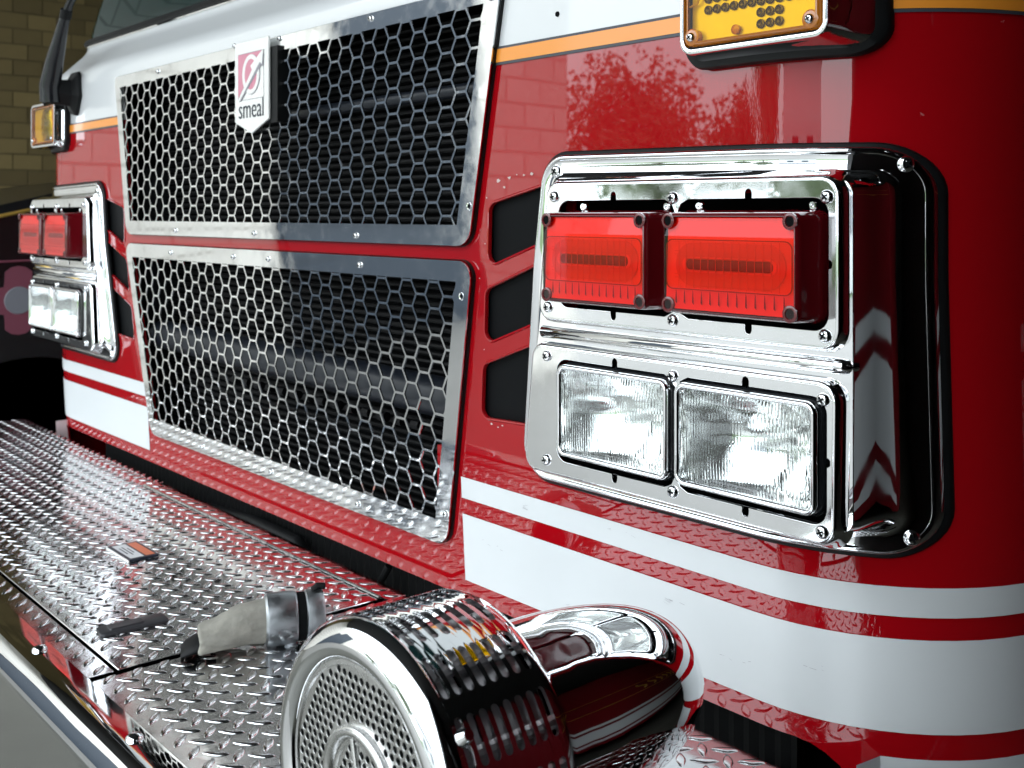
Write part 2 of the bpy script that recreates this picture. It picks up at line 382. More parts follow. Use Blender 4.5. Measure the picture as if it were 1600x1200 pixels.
for v in VENT:
    cuts.append(rpoly(v, [.012, .006, .006, .014])); cuts.append([(-x, z) for x, z in reversed(cuts[-1])])
cuts.append(rpoly([(-1.13, .4), (1.13, .4), (1.13, .772), (-1.13, .772)], [0, 0, .06, .06]))
for s in (1, -1): cuts.append([(s * x, z) for x, z in ([(.78, 1.0), (1.13, 1.0), (1.13, 1.32), (.78, 1.32)] if s > 0 else [(.78, 1.0), (.78, 1.32), (1.13, 1.32), (1.13, 1.0)])])
cut(lf, cuts)
uf = shell('upper_fascia', [(1.503, 0, 0), (1.6, 0, 0), (1.615, .0008, 0), (1.628, .0035, 0), (1.640, .0095, 0), (1.650, .018, 0), (1.69, .060, 0), (1.70, .068, 0), (1.71, .073, 0), (1.722, .075, 0)], 'white')
cut(uf, [UGc])
# black panels set just behind the vent openings
for s in (1, -1):
    MX = s
    for v in VENT:
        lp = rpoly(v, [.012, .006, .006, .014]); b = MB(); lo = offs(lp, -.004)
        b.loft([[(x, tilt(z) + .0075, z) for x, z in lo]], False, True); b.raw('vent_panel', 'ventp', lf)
        b = MB(); b.loft([[(x, yf(x, z) - .0004, z) for x, z in offs(lp, -.0035)], [(x, yf(x, z) - .0018, z) for x, z in offs(lp, -.0022)], [(x, yf(x, z) - .0016, z) for x, z in offs(lp, -.0004)], [(x, yf(x, z) + .0035, z) for x, z in lp]]); b.out('vent_lip', 'red', lf)
MX = 1
# paint chips round the upper vent
random.seed(21); b = MB()
for cx, cz, r in ((.640, 1.3415, .006), (.662, 1.3450, .0045), (.652, 1.333, .003), (.690, 1.3475, .003), (.705, 1.349, .0042), (.676, 1.3485, .002), (.612, 1.0225, .003), (.625, 1.0200, .0022), (.634, 1.0235, .0026), (.600, 1.214, .0018), (.603, 1.120, .0016), (.6165, 1.320, .0018), (.613, 1.26, .0013)):
    n_ = 9; ph = random.random(); pts = [(cx + r * random.uniform(.35, 1) * cos(2 * pi * k / n_ + ph), cz + .55 * r * random.uniform(.35, 1) * sin(2 * pi * k / n_ + ph)) for k in range(n_)]
    b.add([(x, yf(x, z) - .0009, z) for x, z in pts], [tuple(range(n_))])
b.raw('paint_chips', 'chip', lf)['kind'] = 'stuff'
b = MB(); b.lathe([(.0001, -.0012), (.0032, -.0012), (.0036, .001)], (.751, 0, 1.541), 'y', 14); b.out('screw_hole', 'dark', uf)
# painted and taped stripes
def stripe(name, x0, z0, z1, m, parent, lift=.0012, side=(1, -1)):
    global MX
    for s in side:
        MX = s; p = [q for q in plan(0) if q[0] > x0]; p = [(x0, 0)] + p; P = []
        for z in (z0, z1):
            row = []
            for i, (x, y) in enumerate(p):
                nx, ny = (0, -1) if x <= XC else ((x - XC) / RC, -(RC - y) / RC) if y < RC else (1, 0)
                row.append((x + nx * lift, y + tilt(z) + ny * lift, z))
            P.append(row)
        grid(name, P, m, parent)
    MX = 1
stripe('white_stripe', .541, .911, .940, 'tape', lf)
stripe('white_stripe', .541, .797, .889, 'tape', lf)
stripe('white_stripe', 1.142, .690, .772, 'tape', lf)
# scuffs and rubbed marks on the tape
random.seed(31); b = MB()
def scuff(x, z, n_, l):
    for _ in range(n_):
        a = x + random.uniform(-l, l); c = z + random.uniform(-.003, .003); d = random.uniform(.002, .007); e = random.uniform(.0001, .0004); sl_ = random.uniform(-.3, .3)
        q = [(a, c), (a + d, c + sl_ * d), (a + d, c + sl_ * d + e), (a, c + e)]; b.add([(u, yf(u, v) - .0018, v) for u, v in q], [(0, 1, 2, 3)])
scuff(.672, .925, 9, .004); scuff(.915, .868, 8, .014); scuff(1.00, .832, 5, .02); scuff(.78, .82, 5, .05); scuff(.60, .86, 5, .03); scuff(.86, .93, 4, .04); scuff(-.62, .84, 4, .03); scuff(1.08, .85, 4, .02)
b.raw('scuff_marks', 'grey', lf)['kind'] = 'stuff'
stripe('orange_stripe', .63, 1.494, 1.511, 'orange', uf, .0022)
stripe('grey_pinline', .63, 1.4905, 1.4941, 'pinline', uf, .0016)
stripe('grey_pinline', .63, 1.5109, 1.5142, 'pinline', uf, .0016)
# windshield and its rubber seal
P = [[(x, y, z) for x, y in plan(d)] for z, d in ((1.722, .078), (1.76, .085), (2.05, .17), (2.4, .21))]
ws = grid('windshield', P, 'wind', T)
b = MB(); b.tube([(x, y, 1.7255) for x, y in plan(.073)], .0085, 8); b.out('rubber_seal', 'black', ws)
b = MB(); b.tube([(x, y, 1.716) for x, y in plan(.072)], .003, 6); b.out('seal_trim', 'steel', ws)
# black backing added behind the fascia, keeps light out of the openings
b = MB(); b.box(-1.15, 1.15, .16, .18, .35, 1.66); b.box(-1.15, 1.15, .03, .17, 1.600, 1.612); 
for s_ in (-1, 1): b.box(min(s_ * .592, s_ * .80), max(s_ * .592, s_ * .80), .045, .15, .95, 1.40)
b.out('dark_bay_backing', 'dark', T)

# ------------------------------------------------------------------ honeycomb grilles
def clip(poly, reg):
    out = poly
    for i in range(len(reg)):
        a = reg[i]; c = reg[(i + 1) % len(reg)]; nx, nz = -(c[1] - a[1]), c[0] - a[0]; src, out = out, []
        if not src: return []
        side = lambda p: (p[0] - a[0]) * nx + (p[1] - a[1]) * nz
        for k in range(len(src)):
            p, q = src[k - 1], src[k]; sp, sq = side(p), side(q)
            if (sp >= 0) != (sq >= 0):
                t = sp / (sp - sq); out.append((p[0] + (q[0] - p[0]) * t, p[1] + (q[1] - p[1]) * t))
            if sq >= 0: out.append(q)
    return out
def area(p): return abs(sum(p[i - 1][0] * p[i][1] - p[i][0] * p[i - 1][1] for i in range(len(p)))) / 2
HS = .0212
def honeycomb(reg, zoff, block=None):
    holes = []; x0 = min(p[0] for p in reg); x1 = max(p[0] for p in reg); z0 = min(p[1] for p in reg); z1 = max(p[1] for p in reg)
    n = int((x1 - x0) / (1.5 * HS)) + 3; hz = sqrt(3) * HS
    for i in range(-n // 2 - 1, n // 2 + 2):
        for j in range(-1, int((z1 - z0) / hz) + 3):
            cx = i * 1.5 * HS; cz = z0 + zoff + (j + (.5 if i % 2 else 0)) * hz
            h = [(cx + (HS - .0020) * cos(k * pi / 3), cz + (HS - .0020) * sin(k * pi / 3)) for k in range(6)]
            h = clip(h, reg)
            if len(h) < 3 or area(h) < 1.5e-5: continue
            holes.append(h)
    return holes
ymL = lambda x, z: tilt(z)
bad = [(-.059, 1.60), (-.059, 1.459), (.002, 1.437), (.063, 1.459), (.063, 1.60)]
Ur = inset_trap(UG, .026, .030, .028, .024); Lr = inset_trap(LG, .026, .030, .034, .028)
gu = plate('honeycomb_grille', UGo, honeycomb(Ur, .012), -.0095, .0020, 'steel', T)
gl = plate('honeycomb_grille', LGo, honeycomb(Lr, .021), -.0095, .0020, 'steel', T, ymap=ymL)
for g, o_, ym in ((gu, UGo, 0), (gl, LGo, 1)):
    b = MB(); lp = offs(o_, -.0015)
    b.loft([[(x, (tilt(z) if ym else 0) - .006, z) for x, z in lp], [(x, (tilt(z) if ym else 0) - .0004, z) for x, z in lp]]); b.out('rubber_edging', 'black', g)
# dome screws with a cross recess (shared mesh)
def screw_mesh(name, r, h):
    b = MB(); b.lathe([(r, 0), (r * .97, -h * .35), (r * .8, -h * .75), (r * .5, -h * .95), (r * .001, -h)], (0, 0, 0), 'y', 20)
    t = r * .14; L = r * .55; z = -h - .0002
    for a in (0, 1):
        q = [(-L, -t), (L, -t), (L, t), (-L, t)]
        b.add([((p[0], z, p[1]) if a == 0 else (p[1], z - .00005, p[0])) for p in q], [(0, 1, 2, 3)], 1)
    o = b.out(name, 'chrome', None, 40, ['chrome', 'dark']); me = o.data; bpy.data.objects.remove(o); return me
SCR = screw_mesh('screw', .0066, .0044); RIV = screw_mesh('rivet_screw', .0048, .0038)
def screw(parent, x, y, z, me=None, rz=0):
    o = link('screw', me or SCR, parent); o.location = (x, y, z); o.rotation_euler = (0, random.uniform(0, 1.5), rz); return o
for x, z in ((-.42, 1.586), (-.082, 1.598), (.081, 1.592), (.356, 1.588), (.637, 1.577), (-.335, 1.266), (-.009, 1.265), (.316, 1.266)): screw(gu, x, -.0095, z, RIV)
for x, z in ((-.36, 1.222), (-.09, 1.222), (.04, 1.222), (.325, 1.222), (-.26, .852), (.012, .852), (.288, .852), (.514, .884)): screw(gl, x, -.0095 + tilt(z), z, RIV)
for g, x, z in ((gu, .590, 1.309), (gl, .570, 1.189)):
    b = MB(); b.lathe([(.0026, 0), (.0026, -.0002), (.005, -.0004), (.0055, -.0001)], (x, -.0096 + tilt(z), z), 'y', 16); b.out('screw_hole_rim', 'chrome', g)
    b = MB(); b.lathe([(.0001, -.0001), (.0028, -.0001)], (x, -.0098 + tilt(z), z), 'y', 16); b.out('screw_hole', 'dark', g)
# badge
bd = plate('badge', rpoly([(-.059, 1.459), (.002, 1.437), (.063, 1.459), (.063, 1.598), (-.059, 1.598)], [.004, .003, .004, .003, .003]), [], -.021, .004, 'badge', T, .0008)
b = MB(); b.box(.060, .085, -.016, .010, 1.452, 1.580); b.box(-.05, .06, -.0165, .0, 1.47, 1.575); b.out('badge_bracket', 'black', bd)
yb = -.0213
sq = [(-.046, 1.496), (.048, 1.496), (.048, 1.577), (-.046, 1.577)]
plate('emblem_frame', sq, [offs(sq, .0008)], yb - .0002, .0003, 'grey', bd)
plate('emblem_field', [(-.045, 1.501), (.041, 1.576), (-.045, 1.576)], [], yb - .0004, .0003, 'pink', bd)
plate('emblem_ring_outline', ell(.0035, 1.5385, .0315, .0345), [ell(.0035, 1.5385, .0235, .0275)[::-1]], yb - .0006, .0003, 'grey', bd)  # printed grey edge of the ring
plate('emblem_ring', ell(.002, 1.539, .031, .034), [ell(.002, 1.539, .0225, .0265)[::-1]], yb - .0009, .0003, 'badge', bd)
plate('emblem_centre', ell(.002, 1.539, .0225, .0265), [], yb - .0007, .0003, 'pink', bd)
plate('emblem_arrow_outline', [(-.041, 1.495), (.012, 1.541), (.009, 1.546), (.049, 1.571), (.046, 1.548), (.040, 1.551), (-.034, 1.495)], [], yb - .0011, .0003, 'grey', bd)  # printed grey edge of the arrow
plate('emblem_arrow', [(-.046, 1.495), (.008, 1.546), (.002, 1.553), (.048, 1.578), (.043, 1.552), (.036, 1.557), (-.038, 1.4955)], [], yb - .0014, .0003, 'badge', bd)
def text(name, s, size, m, parent, mtx, xs=1., th=.0003, bold=0.):
    cu = bpy.data.curves.new(name, 'FONT'); cu.body = s; cu.size = size; cu.extrude = th; cu.align_x = 'CENTER'; cu.offset = bold
    t = bpy.data.objects.new('tmp', cu); COL.objects.link(t); dg = bpy.context.evaluated_depsgraph_get(); me = bpy.data.meshes.new_from_object(t.evaluated_get(dg)); bpy.data.objects.remove(t)
    me.transform(mtx @ Matrix.Diagonal((xs, 1, 1, 1))); me.name = name; me.materials.clear(); me.materials.append(M[m]); return link(name, me, parent)
text('lettering', 'smeal', .048, 'ink', bd, Matrix.Translation((.0025, yb - .0004, 1.4645)) @ Matrix.Rotation(R(90), 4, 'X'), .86, bold=-.0004)
# ------------------------------------------------------------------ radiator behind the grilles
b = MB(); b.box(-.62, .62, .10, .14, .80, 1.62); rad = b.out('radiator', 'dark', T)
b = MB(); b.tube([(-.6, 0, 0), (.575, 0, 0)], .0042, 8); tube0 = None
for k in range(60):
    if tube0 is None: tube0 = o = b.out('radiator_tube', 'rad', rad)
    else: o = link('radiator_tube', tube0.data, rad)
    o.location = (0, .085, .83 + k * .0128)
b = MB(); b.box(.50, .585, .040, .046, .84, 1.235); b.box(.575, .64, .03, .036, 1.25, 1.46); b.out('radiator_side_plate', 'rad', rad)
b = MB(); b.tube([(-.56, .058, 1.04), (0, .056, 1.035), (.53, .058, 1.03)], .030, 18); b.tube([(-.1, .07, 1.475), (.6, .07, 1.478)], .010, 14); b.out('coolant_pipe', 'pipe', T)
b = MB(); b.tube([(0, 0, 0), (.018, 0, 0)], .008, 8); fit0 = None
for k in range(14):
    if fit0 is None: fit0 = o = b.out('hose_fitting', 'rad', rad)
    else: o = link('hose_fitting', fit0.data, rad)
    o.location = (-.2 + k * .045, .048, .985)
b = MB(); b.box(.468, .486, .03, .07, .90, .97); b.out('red_reflection_box', 'red', T)  # red box added for a small red reflection behind the grille
# ribbed black intake below the fascia and a corrugated hose
b = MB(); n = 190; vs = []
for k in range(n + 1):
    x = -.9 + 1.95 * k / n; y = .062 + (.004 if k % 2 else 0); vs += [(x, y, .45), (x, y, .80)]
b.add(vs, [(2 * k, 2 * k + 2, 2 * k + 3, 2 * k + 1) for k in range(n)]); mk('ribbed_intake', b.v, b.f, 'black', T, 10)
b = MB(); pts = []; rs = []
for k in range(120):
    t = k / 119; pts.append((1.0 + .42 * t, .05 - .02 * t, .665 + .02 * sin(t * 3))); rs.append(.036 if k % 4 < 2 else .030)
b.tube(pts, rs, 18); b.out('corrugated_hose', 'blackp', T)
b = MB(); b.tube([(-.45, .04, .70), (-.1, .035, .735), (.05, .04, .73), (.12, .05, .66)], .016, 12); b.tube([(.30, .045, .6), (.31, .03, .72), (.33, .04, .76)], .006, 8); b.out('air_line', 'black', T)

# ------------------------------------------------------------------ headlight clusters
def opening(x0, x1, z0, z1, xc, r, cusp, sl, side):
    """opening round two lamps: cusps of sheet between them, short slots over each lamp"""
    P = []; w_ = .0040; dp = .0095
    def slot(x, z, d): return [(x - w_ * d, z), (x - w_ * d, z - d * (dp - w_))] + [(x - w_ * d * cos(a), z - d * (dp - w_) - d * w_ * sin(a)) for a in (pi / 4, pi / 2, 3 * pi / 4)] + [(x + w_ * d, z - d * (dp - w_)), (x + w_ * d, z)]
    cr = lambda cx, cz, a0: [(cx + r * cos(a0 + k * pi / 12), cz + r * sin(a0 + k * pi / 12)) for k in range(7)]
    P += cr(x0 + r, z0 + r, pi) + slot(sl[0], z0, 1)
    P += [(xc - .016, z0), (xc - .006, z0 + cusp * .35), (xc - .0015, z0 + cusp), (xc + .0015, z0 + cusp), (xc + .006, z0 + cusp * .35), (xc + .016, z0)]
    P += slot(sl[1], z0, 1) + cr(x1 - r, z0 + r, 1.5 * pi)
    zm = (z0 + z1) / 2
    P += [(x1, zm - w_), (x1 + .0015, zm - w_), (x1 + .0035, zm - w_ * .5), (x1 + .0035, zm + w_ * .5), (x1 + .0015, zm + w_), (x1, zm + w_)]
    P += cr(x1 - r, z1 - r, 0) + slot(sl[1], z1, -1)
    P += [(xc + .016, z1), (xc + .006, z1 - cusp * .35), (xc + .0015, z1 - cusp), (xc - .0015, z1 - cusp), (xc - .006, z1 - cusp * .35), (xc - .016, z1)]
    P += slot(sl[0], z1, -1) + cr(x0 + r, z1 - r, pi / 2)
    return P
def light_cluster(s):
    global MX
    MX = s
    B = rpoly([(.679, .970), (1.199, .972), (1.199, 1.362), (.736, 1.370)], [.04, .045, .045, .04], 10)
    # more points along the outer edges so that the flange follows the cab's rounded corner
    def dense(lp, st=.02):
        out = []
        for i in range(len(lp)):
            p, q = Vector(lp[i]), Vector(lp[(i + 1) % len(lp)]); k = max(1, int((q - p).length / st)); out += [tuple(p + (q - p) * j / k) for j in range(k)]
        return out
    B = dense(B); bz_ = lambda d, h: [(x, yf(x, z) - h, z) for x, z in offs(B, d)]
    b = MB(); b.loft([bz_(-.0045, -.001), bz_(-.0045, .004), bz_(-.003, .006), bz_(.004, .006)])
    bezel = None
    body = MB()
    loops = [bz_(0, .002), bz_(0, .0075), bz_(.0010, .0098), bz_(.0030, .0110), bz_(.0050, .0108), bz_(.0065, .0096), bz_(.0080, .0090), bz_(.014, .0088), bz_(.0205, .0090), bz_(.0235, .0104), bz_(.0260, .0140)]
    L1 = offs(B, .036)
    def mix(t, lift, d):
        l = offs(B, d); return [(x, (yf(x, z) - .014) * (1 - t) + (-.012 - lift) * t if yf(x, z) > .012 else min(yf(x, z) - .014, -.012) - lift * t, z) for x, z in l]
    loops += [mix(.15, .002, .0285), mix(.5, .003, .0300), mix(.85, .004, .0315), mix(1, .006, .034), mix(1, .007, .038)]
    body.loft(loops)
    bezel = body.out('light_bezel', 'chromew', T, 50)
    b.out('rubber_gasket', 'black', bezel)
    PODS = ([(.748, 1.171), (1.162, 1.171), (1.162, 1.336), (.764, 1.338)], [(.722, .990), (1.157, .990), (1.159, 1.146), (.739, 1.146)])
    plate('bezel_face', rpoly([(.715, 1.004), (1.166, 1.006), (1.166, 1.330), (.765, 1.336)], .012), [rpoly([(.745, 1.006), (1.150, 1.008), (1.152, 1.138), (.752, 1.138)], .01)[::-1], rpoly([(.762, 1.179), (1.152, 1.179), (1.152, 1.326), (.776, 1.328)], .01)[::-1]], -.0190, .002, 'chromew', bezel)
    # two raised pods with their mounting plates
    for pod, op in zip(PODS, ((.786, 1.149, 1.1905, 1.3140, .966, .016, .014), (.783, 1.147, 1.0105, 1.1295, .9655, .016, .013))):
        lp = rpoly(pod, [.020, .022, .022, .020], 8); f = lambda d, y: [(x, y, z) for x, z in offs(lp, d)]
        p = MB(); p.loft([f(-.005, -.010), f(-.003, -.014), f(-.001, -.019), f(0, -.024), f(.0012, -.0285), f(.0030, -.0308), f(.0050, -.0316), f(.0062, -.0312)])
        p.out('lamp_pod', 'chrome', bezel, 60)
        sl = (.875, 1.0585) if op[2] > 1.1 else (.877, 1.055)
        plate('mounting_plate', offs(lp, .0055), [opening(*op[:7], sl, 1)], -.0316, .0022, 'steel', bezel, .0004)
        k = MB(); lo = offs(lp, .0035); k.loft([[(x, -.029, z) for x, z in lo], [(x, -.0010, z) for x, z in lo], [(x, .045, z) for x, z in offs(lp, .040)]], False, True); k.out('recess_back', 'dark', bezel)
    # ribbed moulding between the pods
    m_ = MB(); m_.tube([(.742, -.016, 1.158), (.75, -.021, 1.158), (1.150, -.021, 1.1585), (1.160, -.018, 1.1585), (1.166, -.010, 1.1585)], [.003, .0075, .0075, .007, .004], 14)
    m_.tube([(.745, -.014, 1.168), (1.163, -.014, 1.168)], .0032, 10); m_.tube([(.742, -.014, 1.148), (1.163, -.014, 1.148)], .0032, 10)
    m_.out('moulding_bar', 'chrome', bezel, 60)
    zz = MX
    for x, z in ((.784, 1.319), (.962, 1.3155), (1.1475, 1.3145), (.773, 1.189), (.962, 1.1875), (1.1455, 1.1865), (.771, 1.131), (.962, 1.1290), (1.1435, 1.1275), (.770, 1.008), (.962, 1.0080), (1.1425, 1.0055)):
        if z in (1.319, 1.189, 1.131) or x == .770: x -= .004
        screw(bezel, MX * x, -.0318, z)
    for x, z in ((.758, 1.350), (1.179, 1.346), (1.178, .990), (.712, .987)):
        n = 0 if x < XC else math.asin((x - XC) / RC); screw(bezel, MX * x, yf(x, z) - .0075, z, BIGS, MX * n)
    # ---- red warning lights
    for x0, x1 in ((.795, .955), (.977, 1.140)):
        z0, z1 = 1.199, 1.3005; lp = rpoly([(x0, z0), (x1, z0), (x1, z1), (x0, z1)], .007, 6); f = lambda d, y: [(x, y, z) for x, z in offs(lp, d)]
        wl = MB(); wl.loft([f(-.002, -.020), f(-.002, -.032), f(-.0005, -.034), f(0, -.060), f(.0012, -.0645), f(.0035, -.0668), f(.004, -.0669)])
        wl = wl.out('warning_light', 'reddark', T, 50)
                # inside: bright reflector tray with sloped top and bottom, oval bowl, dark tube channel, prisms
        cz = (z0 + z1) / 2; zs = cz + .027; yl = lambda z: -.0667 + max(0, z - zs) * .22; k = MB()
        a = offs(lp, .004); lo_ = clip([(x, z) for x, z in a], [(x0 - 1, z0 - 1), (x1 + 1, z0 - 1), (x1 + 1, zs), (x0 - 1, zs)]); up_ = clip([(x, z) for x, z in a], [(x0 - 1, zs), (x1 + 1, zs), (x1 + 1, z1 + 1), (x0 - 1, z1 + 1)])
        k.add([(x, yl(z), z) for x, z in lo_], [tuple(range(len(lo_)))]); k.add([(x, yl(z), z) for x, z in up_], [tuple(range(len(up_)))]); k.raw('red_lens', 'redlens', wl, 2)
        k = MB()
        a = offs(lp, .005); pl = rpoly([(x0 + .018, cz - .024), (x1 - .016, cz - .024), (x1 - .016, cz + .022), (x0 + .018, cz + .022)], .004, 6)
        k.loft([[(x, yl(z) + .0014, z) for x, z in a], [(x, -.0612, z) for x, z in pl]], False, True); k.out('reflector_tray', 'redplate', wl)
        st = lambda hx, hz: [(p[0], p[1]) for p in rpoly([((x0 + x1) / 2 - hx, cz - .001 - hz), ((x0 + x1) / 2 + hx, cz - .001 - hz), ((x0 + x1) / 2 + hx, cz - .001 + hz), ((x0 + x1) / 2 - hx, cz - .001 + hz)], hz * .98, 8)]
        plate('lens_window', rpoly([(x0 + .006, cz - .026), (x1 - .006, cz - .026), (x1 - .006, cz + .024), (x0 + .006, cz + .024)], .008), [rpoly([(x0 + .0068, cz - .0252), (x1 - .0068, cz - .0252), (x1 - .0068, cz + .0232), (x0 + .0068, cz + .0232)], .0075)[::-1]], -.0664, .0006, 'redslot', wl)
        plate('reflector_bowl', st(.066, .0215), [st(.0560, .0066)[::-1]], -.0628, .0010, 'redgrey', wl, .0004)
        k = MB(); k.loft([[(x, -.0626, z) for x, z in st(.052, .0050)], [(x, -.0634, z) for x, z in st(.050, .0036)]], False, True); k.out('flash_tube', 'redslot', wl)
        plate('tube_rim', st(.0565, .0075), [st(.0525, .0058)[::-1]], -.0638, .0010, 'redplate', wl, .0004)
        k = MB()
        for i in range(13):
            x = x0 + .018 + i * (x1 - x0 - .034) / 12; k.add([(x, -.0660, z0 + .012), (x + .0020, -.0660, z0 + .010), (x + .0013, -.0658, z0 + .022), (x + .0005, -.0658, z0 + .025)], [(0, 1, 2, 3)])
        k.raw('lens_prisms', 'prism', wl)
        k = MB()
        for i in range(1, 15):
            x = x0 + .012 + i * (x1 - x0 - .024) / 15; k.box(x, x + .0006, -.0652, -.0646, cz - .024, cz + .022)
        for z in (cz + .012, cz + .0085, cz - .011, cz - .0145): k.box(x0 + .016, x1 - .016, -.0650, -.0645, z, z + .0007)
        k.out('lens_ribs', 'redgrey', wl)
        for x in (x0 + .0085, x1 - .0085):
            for z in (z0 + .0085, z1 - .0085):
                k = MB(); k.lathe([(.0080, -.0650), (.0080, -.0671), (.0072, -.0676), (.0052, -.0676), (.0046, -.0668), (.0044, -.060)], (x, 0, z), 'y', 18); k.lathe([(.0046, -.0665), (.0001, -.0665)], (x, 0, z), 'y', 18, 1); k.out('screw_post', 'reddark', wl, 35, ['reddark', 'dark'])
    # small silver clips visible in the gap above the red lights
    for x in (.822, .948, .992, 1.1285):
        k = MB(); k.lathe([(.0048, -.022), (.0048, -.026), (.0035, -.027), (.0018, -.027), (.0017, -.024), (.0001, -.024)], (x, 0, 1.307), 'y', 12); k.out('lamp_clip', 'chrome', bezel)
    # ---- sealed beam headlights
    for x0, x1 in ((.793, .961), (.971, 1.1405)):
        z0, z1 = 1.0195, 1.125; lp = rpoly([(x0, z0), (x1, z0), (x1, z1), (x0, z1)], .012, 8); f = lambda d, y: [(x, y, z) for x, z in offs(lp, d)]
        h = MB(); h.loft([f(-.003, -.0216), f(-.003, -.029), f(-.0015, -.031), f(0, -.036), f(.001, -.0365)]); h = h.out('headlight', 'blackp', T, 50)
        k = MB(); k.loft([f(-.0004, -.0345), f(-.0006, -.0385), f(.0006, -.0415), f(.0026, -.0425), f(.0048, -.0415), f(.0060, -.0380), f(.0062, -.0350)]); k.out('chrome_ring', 'chrome', h, 60)
        # glass: smooth bulged front, vertical flutes and stepped blocks behind
        xa, xb, za, zb = x0 + .0058, x1 - .0058, z0 + .0058, z1 - .0058; nx, nz = 260, 14; V = []; F = []
        rnd = random.Random(int(x0 * 1e4)); blk = [[rnd.uniform(-1, 1) for _ in range(9)] for _ in range(5)]
        for side in (0, 1):
            for j in range(nz + 1):
                for i in range(nx + 1):
                    u = i / nx; v = j / nz; x = xa + (xb - xa) * u; z = za + (zb - za) * v; bul = .0025 * (1 - (2 * u - 1) ** 4) * (1 - (2 * v - 1) ** 4)
                    if side == 0: y = -.0385 - bul
                    else:
                        nf = 42; fl = .00036 * abs(sin(pi * nf * u)) if not (.3 < v < .72 and .12 < u < .9) else .00028 * abs(sin(pi * nf * u))
                        y = -.0350 - bul + fl + .0004 * blk[min(4, int(v * 5))][min(8, int(u * 9))] * sin(pi * ((u * 9) % 1)) 
                    V.append((x, y, z))
        W = nx + 1; o2 = W * (nz + 1)
        for j in range(nz):
            for i in range(nx):
                q = (j * W + i, j * W + i + 1, (j + 1) * W + i + 1, (j + 1) * W + i); F.append(q); F.append(tuple(o2 + t for t in reversed(q)))
        for i in range(nx): F.append((i + 1, i, o2 + i, o2 + i + 1)); t = nz * W; F.append((t + i, t + i + 1, o2 + t + i + 1, o2 + t + i))
        for j in range(nz): F.append((j * W, (j + 1) * W, o2 + (j + 1) * W, o2 + j * W)); t = nx; F.append(((j + 1) * W + t, j * W + t, o2 + j * W + t, o2 + (j + 1) * W + t))
        mkn('glass_lens', V, F, 'glass', h, 25)
        # paraboloid reflector cut off by flat shelves above and below, bulb and shield in the middle
        k = MB(); cx, cz = (x0 + x1) / 2, (z0 + z1) / 2; hx, hz = (x1 - x0) / 2 - .0055, (z1 - z0) / 2 - .0055; gx, gz = 40, 26; dp_ = .058; rr_ = hx * 1.02
        frn = random.Random(int(x0 * 1e5)); fac = [[(frn.uniform(-.16, .16), frn.uniform(-.2, .2)) for _ in range(9)] for _ in range(7)]
        def facet(u, v):
            a_ = (u / hx + 1) / 2 * 8; c_ = (v / hz + 1) / 2 * 6; t_ = fac[min(5, max(0, int(c_)))][min(7, max(0, int(a_)))]
            return (t_[0] * (a_ % 1 - .5) * .018 + t_[1] * (c_ % 1 - .5) * .016) * .26
        par = lambda u, v: facet(u, v) - .0325 + dp_ * (1 - (u * u + v * v) / (rr_ * rr_ * 1.15))
        vs = [(cx + hx * (2 * i / gx - 1), max(-.034, par(hx * (2 * i / gx - 1), hz * (2 * j / gz - 1))), cz + hz * (2 * j / gz - 1)) for j in range(gz + 1) for i in range(gx + 1)]
        k.add(vs, [(j * (gx + 1) + i, j * (gx + 1) + i + 1, (j + 1) * (gx + 1) + i + 1, (j + 1) * (gx + 1) + i) for j in range(gz) for i in range(gx)])
        for sg in (-1, 1):
            row = [(cx + hx * (2 * i / gx - 1), max(-.034, par(hx * (2 * i / gx - 1), hz)), cz + sg * hz) for i in range(gx + 1)]; n_ = len(row)
            k.add(row + [(p[0], -.0345, p[2]) for p in row], [(i, i + 1, n_ + i + 1, n_ + i) for i in range(n_ - 1)])
            col = [(cx + sg * hx, max(-.034, par(hx, hz * (2 * j / gz - 1))), cz + hz * (2 * j / gz - 1)) for j in range(gz + 1)]; n_ = len(col)
            k.add(col + [(p[0], -.0345, p[2]) for p in col], [(i, i + 1, n_ + i + 1, n_ + i) for i in range(n_ - 1)])
        k.raw('reflector', 'reflector', h, 30)
        k = MB(); k.lathe([(.0001, -.008), (.0046, -.006), (.0070, -.001), (.0070, .020), (.0125, .021), (.0125, .026)], (cx, 0, cz), 'y', 16); k.tube([(cx - .018, .014, cz + .010), (cx - .006, -.002, cz + .004)], .0012, 6); k.out('bulb', 'nickel', h)
        for x in (x0 + .011, x1 - .012):
            k = MB(); k.lathe([(.0028, -.0385), (.0028, -.0412), (.0001, -.0418)], (x, 0, z0 + .011), 'y', 12); k.out('aiming_pad', 'glass', h)
    MX = 1
    return bezel
BIGS = screw_mesh('flange_screw', .0082, .0055)
bz1 = light_cluster(1); bz2 = light_cluster(-1)

